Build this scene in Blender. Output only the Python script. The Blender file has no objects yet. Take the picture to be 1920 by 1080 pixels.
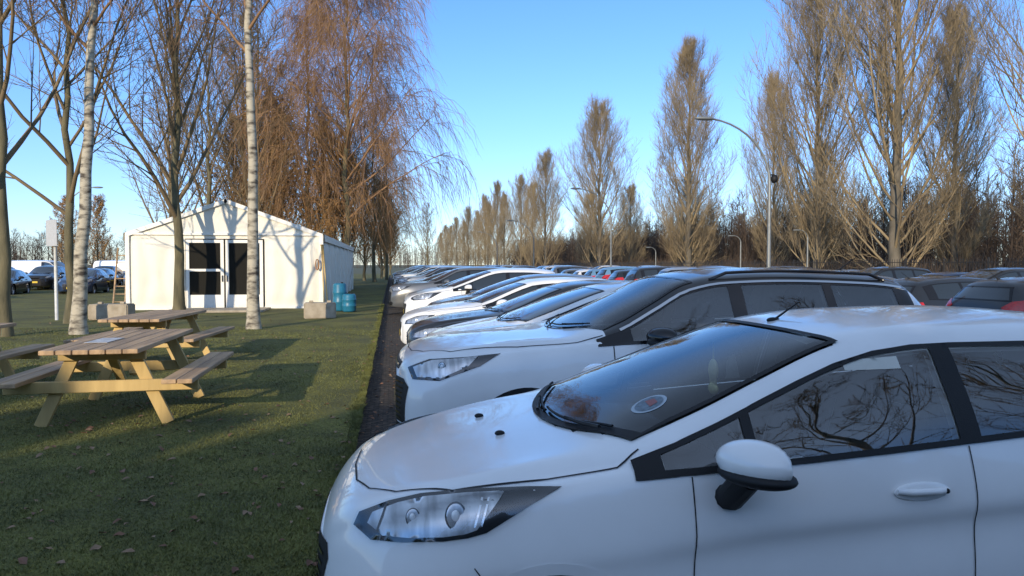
import bpy, bmesh, math, random
import numpy as np
from mathutils import Vector, Matrix, geometry, Euler
from mathutils.bvhtree import BVHTree
random.seed(7); np.random.seed(7)
S=bpy.context.scene; COL=S.collection
R=math.radians
# ------------------------------------------------------------------ materials
def mat(name,col,rough=.6,metal=0,var=0,vscale=8,bump=0,bscale=40,coat=0,col2=None,spec=.5,emit=None,stretch=None,detail=5,contrast=(.35,.65)):
    m=bpy.data.materials.new(name); m.use_nodes=True; nt=m.node_tree; N=nt.nodes; L=nt.links
    b=N['Principled BSDF']; b.inputs['Base Color'].default_value=(*col,1); b.inputs['Roughness'].default_value=rough
    b.inputs['Metallic'].default_value=metal; b.inputs['Coat Weight'].default_value=coat; b.inputs['Coat Roughness'].default_value=.03
    b.inputs['Specular IOR Level'].default_value=spec
    tc=N.new('ShaderNodeTexCoord'); mp=N.new('ShaderNodeMapping'); L.new(tc.outputs['Object'],mp.inputs[0])
    if stretch: mp.inputs['Scale'].default_value=stretch
    if var or col2:
        n=N.new('ShaderNodeTexNoise'); n.inputs['Scale'].default_value=vscale; n.inputs['Detail'].default_value=detail; L.new(mp.outputs[0],n.inputs[0])
        r=N.new('ShaderNodeValToRGB'); L.new(n.outputs['Fac'],r.inputs[0])
        c2=col2 if col2 else tuple(c*(1-var) for c in col)
        r.color_ramp.elements[0].position=contrast[0]; r.color_ramp.elements[1].position=contrast[1]
        r.color_ramp.elements[0].color=(*c2,1); r.color_ramp.elements[1].color=(*col,1); L.new(r.outputs[0],b.inputs['Base Color'])
    if bump:
        n=N.new('ShaderNodeTexNoise'); n.inputs['Scale'].default_value=bscale; n.inputs['Detail'].default_value=6; L.new(mp.outputs[0],n.inputs[0])
        bp=N.new('ShaderNodeBump'); bp.inputs['Strength'].default_value=bump; bp.inputs['Distance'].default_value=.02; L.new(n.outputs['Fac'],bp.inputs['Height']); L.new(bp.outputs[0],b.inputs['Normal'])
    return m
def glassmat(name,tint,refl=1.0,ior=1.62):
    m=bpy.data.materials.new(name); m.use_nodes=True; nt=m.node_tree; N=nt.nodes; L=nt.links
    N.remove(N['Principled BSDF']); out=N['Material Output']
    t=N.new('ShaderNodeBsdfTransparent'); t.inputs[0].default_value=(*tint,1)
    g=N.new('ShaderNodeBsdfGlossy'); g.inputs['Roughness'].default_value=.015; g.inputs['Color'].default_value=(refl,refl,refl,1)
    f=N.new('ShaderNodeFresnel'); f.inputs[0].default_value=ior
    mx=N.new('ShaderNodeMixShader'); L.new(f.outputs[0],mx.inputs[0]); L.new(t.outputs[0],mx.inputs[1]); L.new(g.outputs[0],mx.inputs[2]); L.new(mx.outputs[0],out.inputs[0])
    return m
def paint(name,col,rough=.3,metal=0):
    return mat(name,col,rough,metal,var=.06,vscale=3,coat=.8)
M={}
M['white']=paint('paint_white',(.86,.85,.83)); M['white2']=paint('paint_warm_white',(.76,.74,.71)); M['silver']=paint('paint_silver',(.42,.43,.44),.35,.5)
M['grey']=paint('paint_grey',(.16,.165,.17),.3,.4); M['black']=paint('paint_black',(.012,.013,.015)); M['blue']=paint('paint_dark_blue',(.02,.04,.09)); M['beige']=paint('paint_beige_grey',(.33,.30,.27),.35,.4)
M['lblue']=paint('paint_light_blue',(.12,.25,.38))
M['glass']=glassmat('clear_glass',(.92,.95,.93),1,2.2); M['wglass']=glassmat('windscreen_glass',(.84,.92,.92),1,1.7); M['darkglass']=mat('dark_car_glass',(.012,.016,.018),.03,spec=.9,coat=.8)
M['plastic']=mat('black_plastic',(.012,.012,.013),.55,spec=.3,bump=.1,bscale=200); M['gloss']=mat('gloss_black_trim',(.01,.01,.012),.12)
M['dash']=mat('dashboard_plastic',(.05,.05,.053),.6,bump=.1,bscale=150)
M['seam']=mat('panel_gap_black',(.015,.015,.017),.8); M['lining']=mat('cabin_lining_grey',(.50,.49,.47),.9,var=.2); M['seat']=mat('seat_fabric',(.08,.081,.088),.9,var=.3,vscale=30)
M['tyre']=mat('tyre_rubber',(.02,.02,.02),.85,bump=.2); M['rim']=mat('alloy_rim',(.42,.43,.45),.35,.8); M['chrome']=mat('chrome',(.75,.76,.78),.12,1)
M['lamp']=mat('headlight_reflector',(.66,.68,.70),.25,.7,var=.45,vscale=26,stretch=(1,.2,.2)); M['lampdark']=mat('headlight_dark',(.03,.032,.035),.15,coat=1); M['tail']=mat('tail_light_red',(.55,.01,.012),.15,coat=1,var=.3,vscale=30)
M['bulb']=mat('lamp_bulb_white',(.85,.86,.86),.3,coat=1); M['clearlens']=glassmat('lamp_lens',(.92,.94,.95),1,1.4)
M['plate']=mat('yellow_plate',(.75,.52,.03),.4,var=.1)
# ------------------------------------------------------------------ mesh helpers
class MB:
    def __init__(s): s.v=[]; s.f=[]; s.m=[]
    def add(s,v,f,mi=0):
        o=len(s.v); s.v+= [tuple(p) for p in v]; s.f+=[tuple(i+o for i in q) for q in f]; s.m+=[mi]*len(f)
    def bm(s,b,mx=None,mi=0):
        if mx is not None: b.transform(mx)
        b.verts.ensure_lookup_table(); b.verts.index_update()
        s.add([v.co[:] for v in b.verts],[[v.index for v in f.verts] for f in b.faces],mi); b.free()
    def box(s,c,size,rot=(0,0,0),bev=0,mi=0,seg=1):
        b=bmesh.new(); bmesh.ops.create_cube(b,size=1); b.transform(Matrix.Diagonal((*size,1)))
        if bev: bmesh.ops.bevel(b,geom=b.edges[:],offset=bev,segments=seg,affect='EDGES')
        s.bm(b,Matrix.Translation(c)@Euler(rot).to_matrix().to_4x4(),mi); return s
    def sphere(s,c,r,mi=0,rot=(0,0,0),u=20,v=12):
        b=bmesh.new(); bmesh.ops.create_uvsphere(b,u_segments=u,v_segments=v,radius=1); 
        s.bm(b,Matrix.Translation(c)@Euler(rot).to_matrix().to_4x4()@Matrix.Diagonal((*r,1)),mi); return s
    def tube(s,pts,rad,n=8,mi=0,cap=True):
        V=[];F=[]; pts=[Vector(p) for p in pts]
        if not hasattr(rad,'__len__'): rad=[rad]*len(pts)
        d0=(pts[-1]-pts[0]); ref=Vector((0,0,1)) if abs(d0.normalized().z)<.9 else Vector((1,0,0))
        for i,p in enumerate(pts):
            d=(pts[min(i+1,len(pts)-1)]-pts[max(i-1,0)]); d.normalize()
            a=d.cross(ref); 
            if a.length<1e-4: a=d.cross(Vector((0,1,0)))
            a.normalize(); b=d.cross(a)
            for k in range(n):
                t=2*math.pi*k/n; V.append(p+(a*math.cos(t)+b*math.sin(t))*rad[i])
        for i in range(len(pts)-1):
            for k in range(n):
                F.append((i*n+k,i*n+(k+1)%n,(i+1)*n+(k+1)%n,(i+1)*n+k))
        if cap: F.append(tuple(range(n))); F.append(tuple((len(pts)-1)*n+k for k in reversed(range(n))))
        s.add(V,F,mi); return s
    def lathe(s,prof,c,axis='y',n=28,mi=0):
        V=[];F=[]
        for k in range(n):
            t=2*math.pi*k/n
            for (r,h) in prof:
                if axis=='y': V.append((c[0]+r*math.cos(t),c[1]+h,c[2]+r*math.sin(t)))
                else: V.append((c[0]+r*math.cos(t),c[1]+r*math.sin(t),c[2]+h))
        m=len(prof)
        for k in range(n):
            for j in range(m-1): F.append((k*m+j,k*m+j+1,((k+1)%n)*m+j+1,((k+1)%n)*m+j))
        s.add(V,F,mi); return s
    def mesh(s,name,mats,smooth=True):
        me=bpy.data.meshes.new(name); me.from_pydata(s.v,[],s.f)
        for m in mats: me.materials.append(m)
        if s.f:
            me.polygons.foreach_set('material_index',s.m)
            me.polygons.foreach_set('use_smooth',[smooth]*len(s.f))
        me.update(); return me
def obj(name,me,parent=None,loc=None,**k):
    o=bpy.data.objects.new(name,me); COL.objects.link(o)
    if parent: o.parent=parent
    if loc is not None: o.location=loc
    for a,b in k.items(): o[a]=b
    return o
def thing(name,label,cat,loc=(0,0,0),rz=0,group=None,scale=None):
    o=bpy.data.objects.new(name,None); COL.objects.link(o); o.location=loc; o.rotation_euler[2]=rz; o['label']=label; o['category']=cat
    o.empty_display_size=.1
    if group: o['group']=group
    if scale: o.scale=(scale,)*3 if not hasattr(scale,'__len__') else scale
    return o
def copy_tree(src,parent=None,skip=()):
    o=src.copy(); COL.objects.link(o)
    if parent is not None: o.parent=parent
    for c in src.children:
        if c.name.split('.')[0] in skip: continue
        copy_tree(c,o,skip)
    return o
def autosmooth(me,ang=35):
    try: me.set_sharp_from_angle(angle=R(ang))
    except Exception: pass
# ------------------------------------------------------------------ cars
def pchip(xs,ys,q):
    xs=np.array(xs,float); ys=np.array(ys,float); h=np.diff(xs); d=np.diff(ys)/h; n=len(xs); m=np.zeros(n)
    for i in range(1,n-1):
        if d[i-1]*d[i]>0:
            w1=2*h[i]+h[i-1]; w2=h[i]+2*h[i-1]; m[i]=(w1+w2)/(w1/d[i-1]+w2/d[i])
    m[0]=d[0]; m[-1]=d[-1]
    q=np.clip(np.atleast_1d(q),xs[0],xs[-1]); k=np.clip(np.searchsorted(xs,q)-1,0,n-2)
    t=(q-xs[k])/h[k]; return (2*t**3-3*t**2+1)*ys[k]+(t**3-2*t**2+t)*h[k]*m[k]+(-2*t**3+3*t**2)*ys[k+1]+(t**3-t**2)*h[k]*m[k+1]
def inpoly(p,poly):
    x,y=p; c=False; n=len(poly); j=n-1
    for i in range(n):
        xi,yi=poly[i]; xj,yj=poly[j]
        if (yi>y)!=(yj>y) and x<(xj-xi)*(y-yi)/(yj-yi)+xi: c=not c
        j=i
    return c
def densify(P,step):
    out=[]
    for i in range(len(P)):
        a=P[i]; b=P[(i+1)%len(P)]; n=max(1,int((b-a).length/step))
        for k in range(n): out.append(a.lerp(b,k/n))
    return out
class Proj:
    def __init__(s,d):
        s.d=Vector(d).normalized(); r=Vector((0,0,1)) if abs(s.d.z)<.95 else Vector((0,1,0))
        s.u=s.d.cross(r).normalized(); s.v=s.u.cross(s.d)
    def to2(s,p): p=Vector(p); return Vector((p.dot(s.u),p.dot(s.v)))
    def hit(s,bvh,q,off):
        o=s.u*q[0]+s.v*q[1]-s.d*6
        loc,nrm,_,_=bvh.ray_cast(o,s.d)
        if loc is None: return None
        if nrm.dot(s.d)>0: nrm=-nrm
        return loc+nrm*off
def patch(bvh,outer,d,holes=(),step=.035,off=.004):
    pr=Proj(d); o2=densify([pr.to2(p) for p in outer],step); h2=[densify([pr.to2(p) for p in h],step) for h in holes]
    pts=list(o2); edges=[(i,(i+1)%len(o2)) for i in range(len(o2))]
    for h in h2:
        b=len(pts); pts+=h; edges+=[(b+i,b+(i+1)%len(h)) for i in range(len(h))]
    ot=[tuple(p) for p in o2]; ht=[[tuple(p) for p in h] for h in h2]
    bx=[p[0] for p in ot]; by=[p[1] for p in ot]; bnd=np.array([tuple(p) for p in pts])
    x=min(bx)+step/2
    while x<max(bx):
        y=min(by)+step/2
        while y<max(by):
            if inpoly((x,y),ot) and not any(inpoly((x,y),h) for h in ht):
                if ((bnd-np.array((x,y)))**2).sum(1).min()>(step*.45)**2: pts.append(Vector((x,y)))
            y+=step
        x+=step
    r=geometry.delaunay_2d_cdt([Vector(p) for p in pts],edges,[],0,1e-6)
    V2,F=r[0],r[2]; V=[];bad=set()
    for i,q in enumerate(V2):
        h=pr.hit(bvh,q,off)
        if h is None: bad.add(i); h=Vector((0,0,0))
        V.append(h)
    FF=[]
    for f in F:
        c=sum((Vector(V2[i]) for i in f),Vector((0,0)))/len(f); c=(c.x,c.y)
        if not inpoly(c,ot) or any(inpoly(c,h) for h in ht) or any(i in bad for i in f): continue
        n=(V[f[1]]-V[f[0]]).cross(V[f[2]]-V[f[0]])
        FF.append(tuple(f) if n.dot(pr.d)<0 else tuple(reversed(f)))
    used=sorted({i for f in FF for i in f}); mp={a:b for b,a in enumerate(used)}
    return [V[i] for i in used],[tuple(mp[i] for i in f) for f in FF]
def strip(bvh,line,d,w=.006,off=.0035,step=.03):
    pr=Proj(d); P=[pr.to2(p) for p in line]; Q=[]
    for i in range(len(P)-1):
        n=max(1,int((P[i+1]-P[i]).length/step))
        for k in range(n): Q.append(P[i].lerp(P[i+1],k/n))
    Q.append(P[-1]); V=[];F=[]
    for i,q in enumerate(Q):
        t=(Q[min(i+1,len(Q)-1)]-Q[max(i-1,0)]).normalized(); n=Vector((-t.y,t.x))*w/2
        a=pr.hit(bvh,q-n,off); b=pr.hit(bvh,q+n,off)
        if a is None or b is None: return [],[]
        V+=[a,b]
    for i in range(len(Q)-1): F.append((2*i,2*i+1,2*i+3,2*i+2))
    return V,F
def mir(vf): 
    v,f=vf; return [Vector((p.x,-p.y,p.z)) for p in v],[tuple(reversed(q)) for q in f]
HATCH=dict(L=3.97,st=[
(0,.34,.34,.54,.32,.26,.63,.655),(.03,.45,.30,.58,.42,.34,.685,.72),(.08,.54,.26,.63,.51,.42,.745,.785),(.15,.63,.23,.68,.595,.50,.80,.84),(.27,.72,.21,.745,.67,.56,.845,.88),
(.45,.79,.19,.815,.735,.61,.89,.925),(.8,.835,.18,.895,.78,.645,.965,.99),(1.0,.845,.18,.925,.792,.66,1.0,1.035),(1.15,.85,.18,.94,.80,.68,1.035,1.105),(1.4,.85,.18,.955,.805,.665,1.12,1.21),
(1.7,.85,.18,.97,.805,.62,1.235,1.32),(2.0,.85,.18,.99,.805,.575,1.345,1.415),(2.15,.85,.18,1.0,.805,.565,1.385,1.45),(2.45,.85,.18,1.02,.80,.56,1.415,1.485),(2.9,.85,.18,1.05,.79,.55,1.415,1.495),
(3.4,.845,.20,1.08,.765,.53,1.38,1.465),(3.65,.83,.22,1.09,.74,.50,1.33,1.42),(3.8,.80,.24,1.06,.70,.50,1.18,1.24),(3.9,.76,.27,.97,.66,.5,1.03,1.06),(3.97,.66,.32,.80,.58,.45,.84,.86)],
 wheels=[(.83,.30),(3.32,.30)],cowl=(.93,1.16),wtop=(2.0,2.07),xa=1.13,xd=3.55,glass=[(1.24,1.56),(1.60,2.41),(2.50,3.04),(3.1,3.4)],
 rear=[(-.60,1.10),(-.48,1.33),(.48,1.33),(.60,1.10)],
 head=[(.15,-.52,.745),(.17,-.52,.79),(.28,-.52,.825),(.396,-.52,.845),(.574,-.52,.852),(.72,-.52,.85),(.89,-.52,.842),(.79,-.52,.79),(.735,-.52,.758),(.624,-.52,.695),(.56,-.52,.68),(.475,-.52,.673),(.33,-.52,.676),(.22,-.52,.689)],hdir=(.07,.95,-.31),
 tail=[(3.62,-.76,1.13),(3.85,-.64,1.10),(3.93,-.52,1.0),(3.93,-.60,.86),(3.75,-.72,.86),(3.5,-.8,.98)],
 grille=[[(-.46,.60),(-.42,.645),(.42,.645),(.46,.60),(.40,.34),(-.40,.34)]],plate=.44,
 hood=[(.13,0),(.145,-.25),(.2,-.42),(.30,-.55),(.5,-.655),(.83,-.72),(1.08,-.745),(1.17,-.71)],hoodmin=.13,doors=[1.335,2.44,3.2],handle=[(2.21,.865),(3.05,.89)],mirror=(1.49,1.035),see=True)
SUV=dict(L=4.6,st=[
(0,.46,.38,.66,.44,.34,.84,.885),(.04,.60,.34,.72,.57,.46,.91,.965),(.10,.71,.31,.80,.67,.56,.96,1.01),(.22,.80,.29,.88,.75,.63,1.0,1.055),(.5,.87,.27,.97,.82,.68,1.05,1.095),
(.9,.915,.26,1.03,.86,.71,1.095,1.13),(1.25,.925,.25,1.06,.87,.73,1.12,1.155),(1.45,.925,.25,1.075,.87,.74,1.15,1.215),(1.7,.925,.25,1.09,.87,.72,1.22,1.325),(2.0,.925,.25,1.10,.87,.68,1.37,1.465),
(2.3,.925,.25,1.11,.87,.635,1.52,1.60),(2.6,.925,.25,1.12,.87,.62,1.575,1.65),(3.1,.925,.25,1.14,.865,.61,1.59,1.675),(3.8,.925,.26,1.17,.85,.60,1.57,1.66),(4.2,.915,.28,1.20,.83,.585,1.53,1.62),
(4.4,.90,.30,1.18,.80,.58,1.38,1.42),(4.52,.86,.33,1.09,.76,.58,1.15,1.18),(4.6,.74,.40,.85,.66,.5,.90,.92)],
 wheels=[(.95,.355),(3.64,.355)],cowl=(1.28,1.58),wtop=(2.28,2.36),xa=1.5,xd=4.25,glass=[(1.78,2.62),(2.74,3.45),(3.53,4.1)],
 rear=[(-.62,1.2),(-.5,1.5),(.5,1.5),(.62,1.2)],
 head=[(.08,-.6,.92),(.25,-.66,.985),(.5,-.78,1.01),(.76,-.84,1.04),(.62,-.82,.945),(.34,-.74,.83),(.14,-.62,.83)],hdir=(.35,.9,-.15),
 tail=[(4.25,-.85,1.15),(4.5,-.72,1.12),(4.56,-.6,1.0),(4.45,-.78,.95),(4.2,-.88,1.02)],
 grille=[[(-.38,.88),(-.42,.94),(.42,.94),(.38,.88)],[(-.66,.78),(-.56,.83),(.56,.83),(.66,.78),(.64,.50),(-.64,.50)],[(-.74,.45),(-.70,.49),(.70,.49),(.74,.45),(.70,.36),(-.70,.36)]],plate=.62,
 hood=[(.10,0),(.12,-.3),(.2,-.5),(.4,-.68),(.9,-.77),(1.35,-.80),(1.56,-.78)],hoodmin=.1,doors=[1.62,2.68,3.55],handle=[(2.5,.98),(3.4,1.0)],mirror=(1.95,1.16),see=True)
EST=dict(L=4.65,st=[
(0,.36,.30,.52,.34,.27,.62,.65),(.04,.50,.26,.58,.48,.39,.685,.72),(.13,.64,.23,.645,.60,.50,.745,.79),(.3,.77,.20,.73,.71,.59,.81,.85),(.6,.86,.18,.82,.80,.66,.87,.91),(1.0,.90,.17,.88,.84,.69,.92,.965),
(1.3,.91,.17,.905,.85,.70,.95,1.01),(1.6,.91,.17,.925,.85,.69,1.03,1.12),(1.9,.91,.17,.935,.85,.65,1.15,1.235),(2.2,.91,.17,.945,.85,.60,1.27,1.34),(2.5,.91,.17,.955,.845,.575,1.355,1.42),(3.0,.91,.17,.97,.84,.565,1.385,1.455),
(3.7,.91,.19,.99,.82,.55,1.36,1.44),(4.15,.90,.22,1.0,.79,.54,1.29,1.38),(4.4,.88,.25,.98,.75,.53,1.1,1.17),(4.55,.83,.28,.9,.7,.5,.95,.97),(4.65,.72,.34,.72,.6,.45,.74,.76)],
 wheels=[(.92,.32),(3.68,.32)],cowl=(1.2,1.46),wtop=(2.22,2.32),xa=1.45,xd=4.15,glass=[(1.7,2.5),(2.6,3.3),(3.36,3.95)],
 rear=[(-.6,1.0),(-.5,1.27),(.5,1.27),(.6,1.0)],
 head=[(.10,-.5,.68),(.3,-.6,.76),(.62,-.8,.80),(.5,-.78,.70),(.25,-.66,.62),(.08,-.5,.61)],hdir=(.45,.85,-.12),
 tail=[(4.3,-.8,.95),(4.5,-.7,.92),(4.6,-.55,.8),(4.5,-.7,.74),(4.25,-.86,.82)],
 grille=[[(-.38,.56),(-.34,.64),(.34,.64),(.38,.56),(.3,.36),(-.3,.36)]],plate=.42,
 hood=[(.12,0),(.15,-.3),(.25,-.5),(.5,-.68),(1.0,-.76),(1.3,-.78),(1.46,-.75)],hoodmin=.12,doors=[1.5,2.55,3.4],handle=[(2.35,.84),(3.25,.86)],mirror=(1.8,1.0),see=False)
VAN=dict(L=5.2,st=[
(0,.5,.4,.66,.48,.4,.80,.84),(.06,.66,.34,.75,.62,.52,.92,.96),(.2,.82,.3,.9,.78,.66,1.04,1.08),(.5,.92,.28,1.02,.88,.74,1.15,1.2),(.8,.95,.27,1.1,.9,.78,1.25,1.34),(1.2,.97,.27,1.15,.92,.80,1.55,1.66),(1.6,.98,.27,1.18,.93,.80,1.85,1.95),
(2.0,.98,.27,1.2,.93,.80,1.93,2.03),(3.5,.98,.27,1.2,.93,.80,1.95,2.05),(5.0,.98,.3,1.2,.93,.80,1.92,2.02),(5.15,.95,.34,1.15,.9,.75,1.7,1.78),(5.2,.85,.4,1.0,.8,.68,1.3,1.36)],
 wheels=[(.95,.34),(4.1,.34)],cowl=(.66,.85),wtop=(1.5,1.55),xa=.8,xd=2.2,glass=[(1.05,1.95)],
 rear=[(-.6,1.2),(-.55,1.65),(.55,1.65),(.6,1.2)],
 head=[(.1,-.6,.95),(.3,-.8,1.02),(.45,-.88,.95),(.25,-.8,.78),(.08,-.62,.8)],hdir=(.5,.85,-.1),
 tail=[(5.0,-.95,1.3),(5.18,-.88,1.3),(5.18,-.88,.9),(5.0,-.97,.9)],
 grille=[[(-.4,.7),(-.36,.78),(.36,.78),(.4,.7),(.35,.5),(-.35,.5)]],plate=.5,
 hood=[(.1,0),(.14,-.3),(.25,-.55),(.5,-.75),(.8,-.8)],hoodmin=.1,doors=[.95,2.05],handle=[(1.9,1.0)],mirror=(1.0,1.25),see=False)
def scaled(sp,sx,sy,sz,**k):
    q=dict(sp); q['L']=sp['L']*sx
    q['st']=[(a*sx,b*sy,c*sz,d*sz,e*sy,f*sy,g*sz,h*sz) for a,b,c,d,e,f,g,h in sp['st']]
    q['wheels']=[(a*sx,r*max(1,sz)) for a,r in sp['wheels']]
    for n in('cowl','wtop','doors'): q[n]=[a*sx for a in sp[n]]
    q['glass']=[(a*sx,b*sx) for a,b in sp['glass']]; q['xa']*=sx; q['xd']*=sx
    q['rear']=[(a*sy,b*sz) for a,b in sp['rear']]
    for n in('head','tail'): q[n]=[(a*sx,b*sy,c*sz) for a,b,c in sp[n]]
    q['grille']=[[(a*sy,b*sz) for a,b in g] for g in sp['grille']]; q['hood']=[(a*sx,b*sy) for a,b in sp['hood']]
    q['handle']=[(a*sx,b*sz) for a,b in sp['handle']]; q['mirror']=(sp['mirror'][0]*sx,sp['mirror'][1]*sz); q['plate']=sp['plate']*sz
    q.update(k); return q
def make_car(sp,loc,label,paintm,roofm=None,hero=False,cat='car'):
    L=sp['L']; st=np.array(sp['st']); xs=st[:,0]; xo=.003 if hero else 0
    P=lambda j,x: float(pchip(xs,st[:,j],x)[0])
    q=set(np.linspace(0,L,100)); q|=set(np.linspace(0,.3,16)); q|=set(np.linspace(L-.3,L,10)); q=sorted(q)
    qq=[q[0]]
    for a in q[1:]:
        if a-qq[-1]>.008: qq.append(a)
    qq[-1]=L; q=np.array(qq); C=[pchip(xs,st[:,j],q) for j in range(1,8)]
    V=[];F=[];sub=6 if hero else 4;mi=[]
    for i,x in enumerate(q):
        w,zb,zB,yb,yr,zr,zt=[c[i] for c in C]; h=zB-zb
        H=[(0,zb),(w*.82,zb),(w*.965,zb+.12*h),(w*.995,zb+.42*h),(w*1.0,zb+.74*h),(yb,zB),((yb+yr)/2+.022*min(1,(zr-zB)/.3),(zB+zr)/2+.0),(yr,zr),(yr*.62,zr+.74*(zt-zr)),(0,zt)]
        kf=math.sin(math.pi*min(1,max(0,(x-.1)/(sp['cowl'][1]-.1))))*(.012 if hero else .018)
        H[7]=(yr,zr+kf); H[8]=(yr*(.62+.18*min(1,kf*80)),zr+.74*(zt-zr)-kf*.5)
        if hero:
            fd=min(1,max(0,(x-1.1)/.5))*min(1,max(0,(3.7-x)/.4))
            H[4]=(w,zb+(.74+.03*fd)*h); H.insert(4,(w*(.999-.016*fd),zb+(.60+.04*fd)*h))
        E=[(-H[1][0],H[1][1])]+H+[(-H[-2][0],H[-2][1])]
        ring=[]
        for k in range(1,len(E)-2):
            p0,p1,p2,p3=[np.array(E[k+a]) for a in(-1,0,1,2)]
            for t in range(sub):
                t/=sub; ring.append(.5*((2*p1)+(-p0+p2)*t+(2*p0-5*p1+4*p2-p3)*t*t+(-p0+3*p1-3*p2+p3)*t**3))
        ring.append(np.array(H[-1])); n=len(ring)
        full=[(x,-a[0],a[1]) for a in ring]+[(x,a[0],a[1]) for a in ring[-2:0:-1]]
        V+=full
    NR=len(full)
    for i in range(len(q)-1):
        for k in range(NR):
            F.append((i*NR+k,(i+1)*NR+k,(i+1)*NR+(k+1)%NR,i*NR+(k+1)%NR))
            kk=k if k<n-1 else NR-1-k
            mi.append(1 if (roofm and ((kk>=5*sub and q[i]>sp['cowl'][1]-.02 and q[i]<sp['xd']+.05 and not(q[i]>4.12 and kk<7*sub-1)) or kk<2*sub)) else 0)
    F.append(tuple(reversed(range(NR)))); F.append(tuple((len(q)-1)*NR+k for k in range(NR))); mi+=[0,0]
    V=[Vector(v) for v in V]; bvh=BVHTree.FromPolygons(V,F)
    tf=F[(len(q)//2)*NR+n-2]; nn=(V[tf[1]]-V[tf[0]]).cross(V[tf[2]]-V[tf[0]])
    if nn.z<0: F=[tuple(reversed(f)) for f in F]
    root=thing('parked_car',label,cat,loc)
    par=lambda nm,mb,ms,**k: obj(nm,mb.mesh(nm,ms),root,**k)
    def side_poly(x0,x1,lo,hi):
        bot=[];top=[]
        N=14
        for k in range(N+1):
            x=x0+(x1-x0)*k/N; b=P(3,x)+lo; t=P(6,x)-hi
            if t>b+.004: bot.append((x,-1,b)); top.append((x,-1,t))
        return [Vector(p) for p in bot]+[Vector(p) for p in reversed(top)]
    dS=(0,1,0)
    def wpoly(m):
        c0,c1=sp['cowl']; t0,t1=sp['wtop']; c0+=m;c1+=m*1.3;t0-=m*.8;t1-=m*.8
        out=[]; ye=P(5,c1)-.02-m*.6
        for k in range(-8,9): y=ye*k/8; out.append(Vector((c0+(c1-c0)*(k/8)**2,y,3)))
        for k in range(1,9):
            x=c1+(t1-c1)*k/8; out.append(Vector((x,P(5,x)-.035-m*.6,3)))
        ye=P(5,t1)-.035-m*.6
        for k in range(7,-9,-1): y=ye*k/8; out.append(Vector((t0+(t1-t0)*(k/8)**2,y,3)))
        for k in range(7,0,-1):
            x=c1+(t1-c1)*k/8; out.append(Vector((x,-(P(5,x)-.035-m*.6),3)))
        return out
    G=M['glass'] if sp['see'] else M['darkglass']
    dead=[]
    wo,wi=wpoly(0),wpoly(.036)
    mb=MB(); mb.add(*patch(bvh,wo,(0,0,-1),off=.003)); par('windscreen',mb,[M['wglass'] if sp['see'] else G])
    trim=MB(); trim.add(*patch(bvh,wo,(0,0,-1),[wi],off=.0055+xo,step=.03))
    dead.append((Proj((0,0,-1)),wpoly(.018),lambda c:c.z>.8))
    sur=side_poly(sp['xa'],sp['xd'],.0,.035)
    holes=[side_poly(a,b,.022,.052) for a,b in sp['glass']]; holes=[h for h in holes if len(h)>4]
    fr=patch(bvh,sur,dS,holes,off=.0055+xo,step=.025); trim.add(*fr); trim.add(*mir(fr))
    for (a,b) in sp['glass']:
        p=side_poly(a-.02,b+.02,.008,.040); g=patch(bvh,p,dS,off=.003)
        mb=MB(); mb.add(*g); par('side_window',mb,[G]); mb=MB(); mb.add(*mir(g)); par('side_window',mb,[G])
        p2=side_poly(a-.01,b+.01,.013,.044)
        dead.append((Proj(dS),p2,lambda c:abs(c.y)>.3))
    rp=[Vector((9,y,z)) for y,z in sp['rear']]; ri=[Vector((9,y*.93,z+(.02 if k in(0,3) else -.02))) for k,(y,z) in enumerate(sp['rear'])]
    mb=MB(); mb.add(*patch(bvh,rp,(-1,0,0),off=.003)); par('rear_window',mb,[G])
    trim.add(*patch(bvh,rp,(-1,0,0),[ri],off=.0055)); dead.append((Proj((-1,0,0)),[Vector((9,y*.965,z+(.01 if k in(0,3) else -.01))) for k,(y,z) in enumerate(sp['rear'])],lambda c:c.x>L*.6))
    par('window_trim',trim,[M['gloss'] if not hero else M['plastic']])
    for xw,r in sp['wheels']:
        zw=r
        out=[Vector((xw+(r+.085)*math.cos(t),-1,zw+(r+.085)*math.sin(t))) for t in np.linspace(R(-8),R(188),30)]
        inn=[Vector((xw+(r+.045)*math.cos(t),-1,zw+(r+.045)*math.sin(t))) for t in np.linspace(R(188),R(-8),30)]
        a=patch(bvh,out+inn,dS,off=.006,step=.03)
        for s_ in(a,mir(a)): mb=MB(); mb.add(*s_); par('wheel_arch',mb,[M['plastic'] if roofm else paintm])
    keep=[];km=[]
    pd=[(pr,[tuple(pr.to2(p)) for p in pl],fn) for pr,pl,fn in dead]
    for f,m_ in zip(F,mi):
        if len(f)>4: keep.append(f); km.append(m_); continue
        c=(V[f[0]]+V[f[1]]+V[f[2]]+V[f[3]])/4; kill=False
        for xw,r in sp['wheels']:
            if (c.x-xw)**2+(c.z-r)**2<(r+.06)**2 and abs(c.y)>.4: kill=True
        if not kill and sp['see']:
            for pr,pl,fn in pd:
                if fn(c) and inpoly(tuple(pr.to2(c)),pl): kill=True;break
        if not kill: keep.append(f); km.append(m_)
    me=bpy.data.meshes.new('body'); me.from_pydata(V,[],keep); me.materials.append(paintm); me.materials.append(roofm or paintm)
    me.polygons.foreach_set('material_index',km); me.polygons.foreach_set('use_smooth',[True]*len(keep)); me.update()
    body=obj('body',me,root)
    mb=MB()
    hl=[Vector((x,y,3)) for x,y in sp['hood']]; s_=strip(bvh,hl,(0,0,-1),.006); mb.add(*s_); mb.add(*mir(s_))
    for k,x in enumerate(sp['doors']):
        s_=strip(bvh,[Vector((x,-2,P(3,x)-.005)),Vector((x,-2,.75)),Vector((x-(.02 if k==0 else 0),-2,.3))],dS,.008 if not hero else .005); mb.add(*s_); mb.add(*mir(s_))
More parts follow.
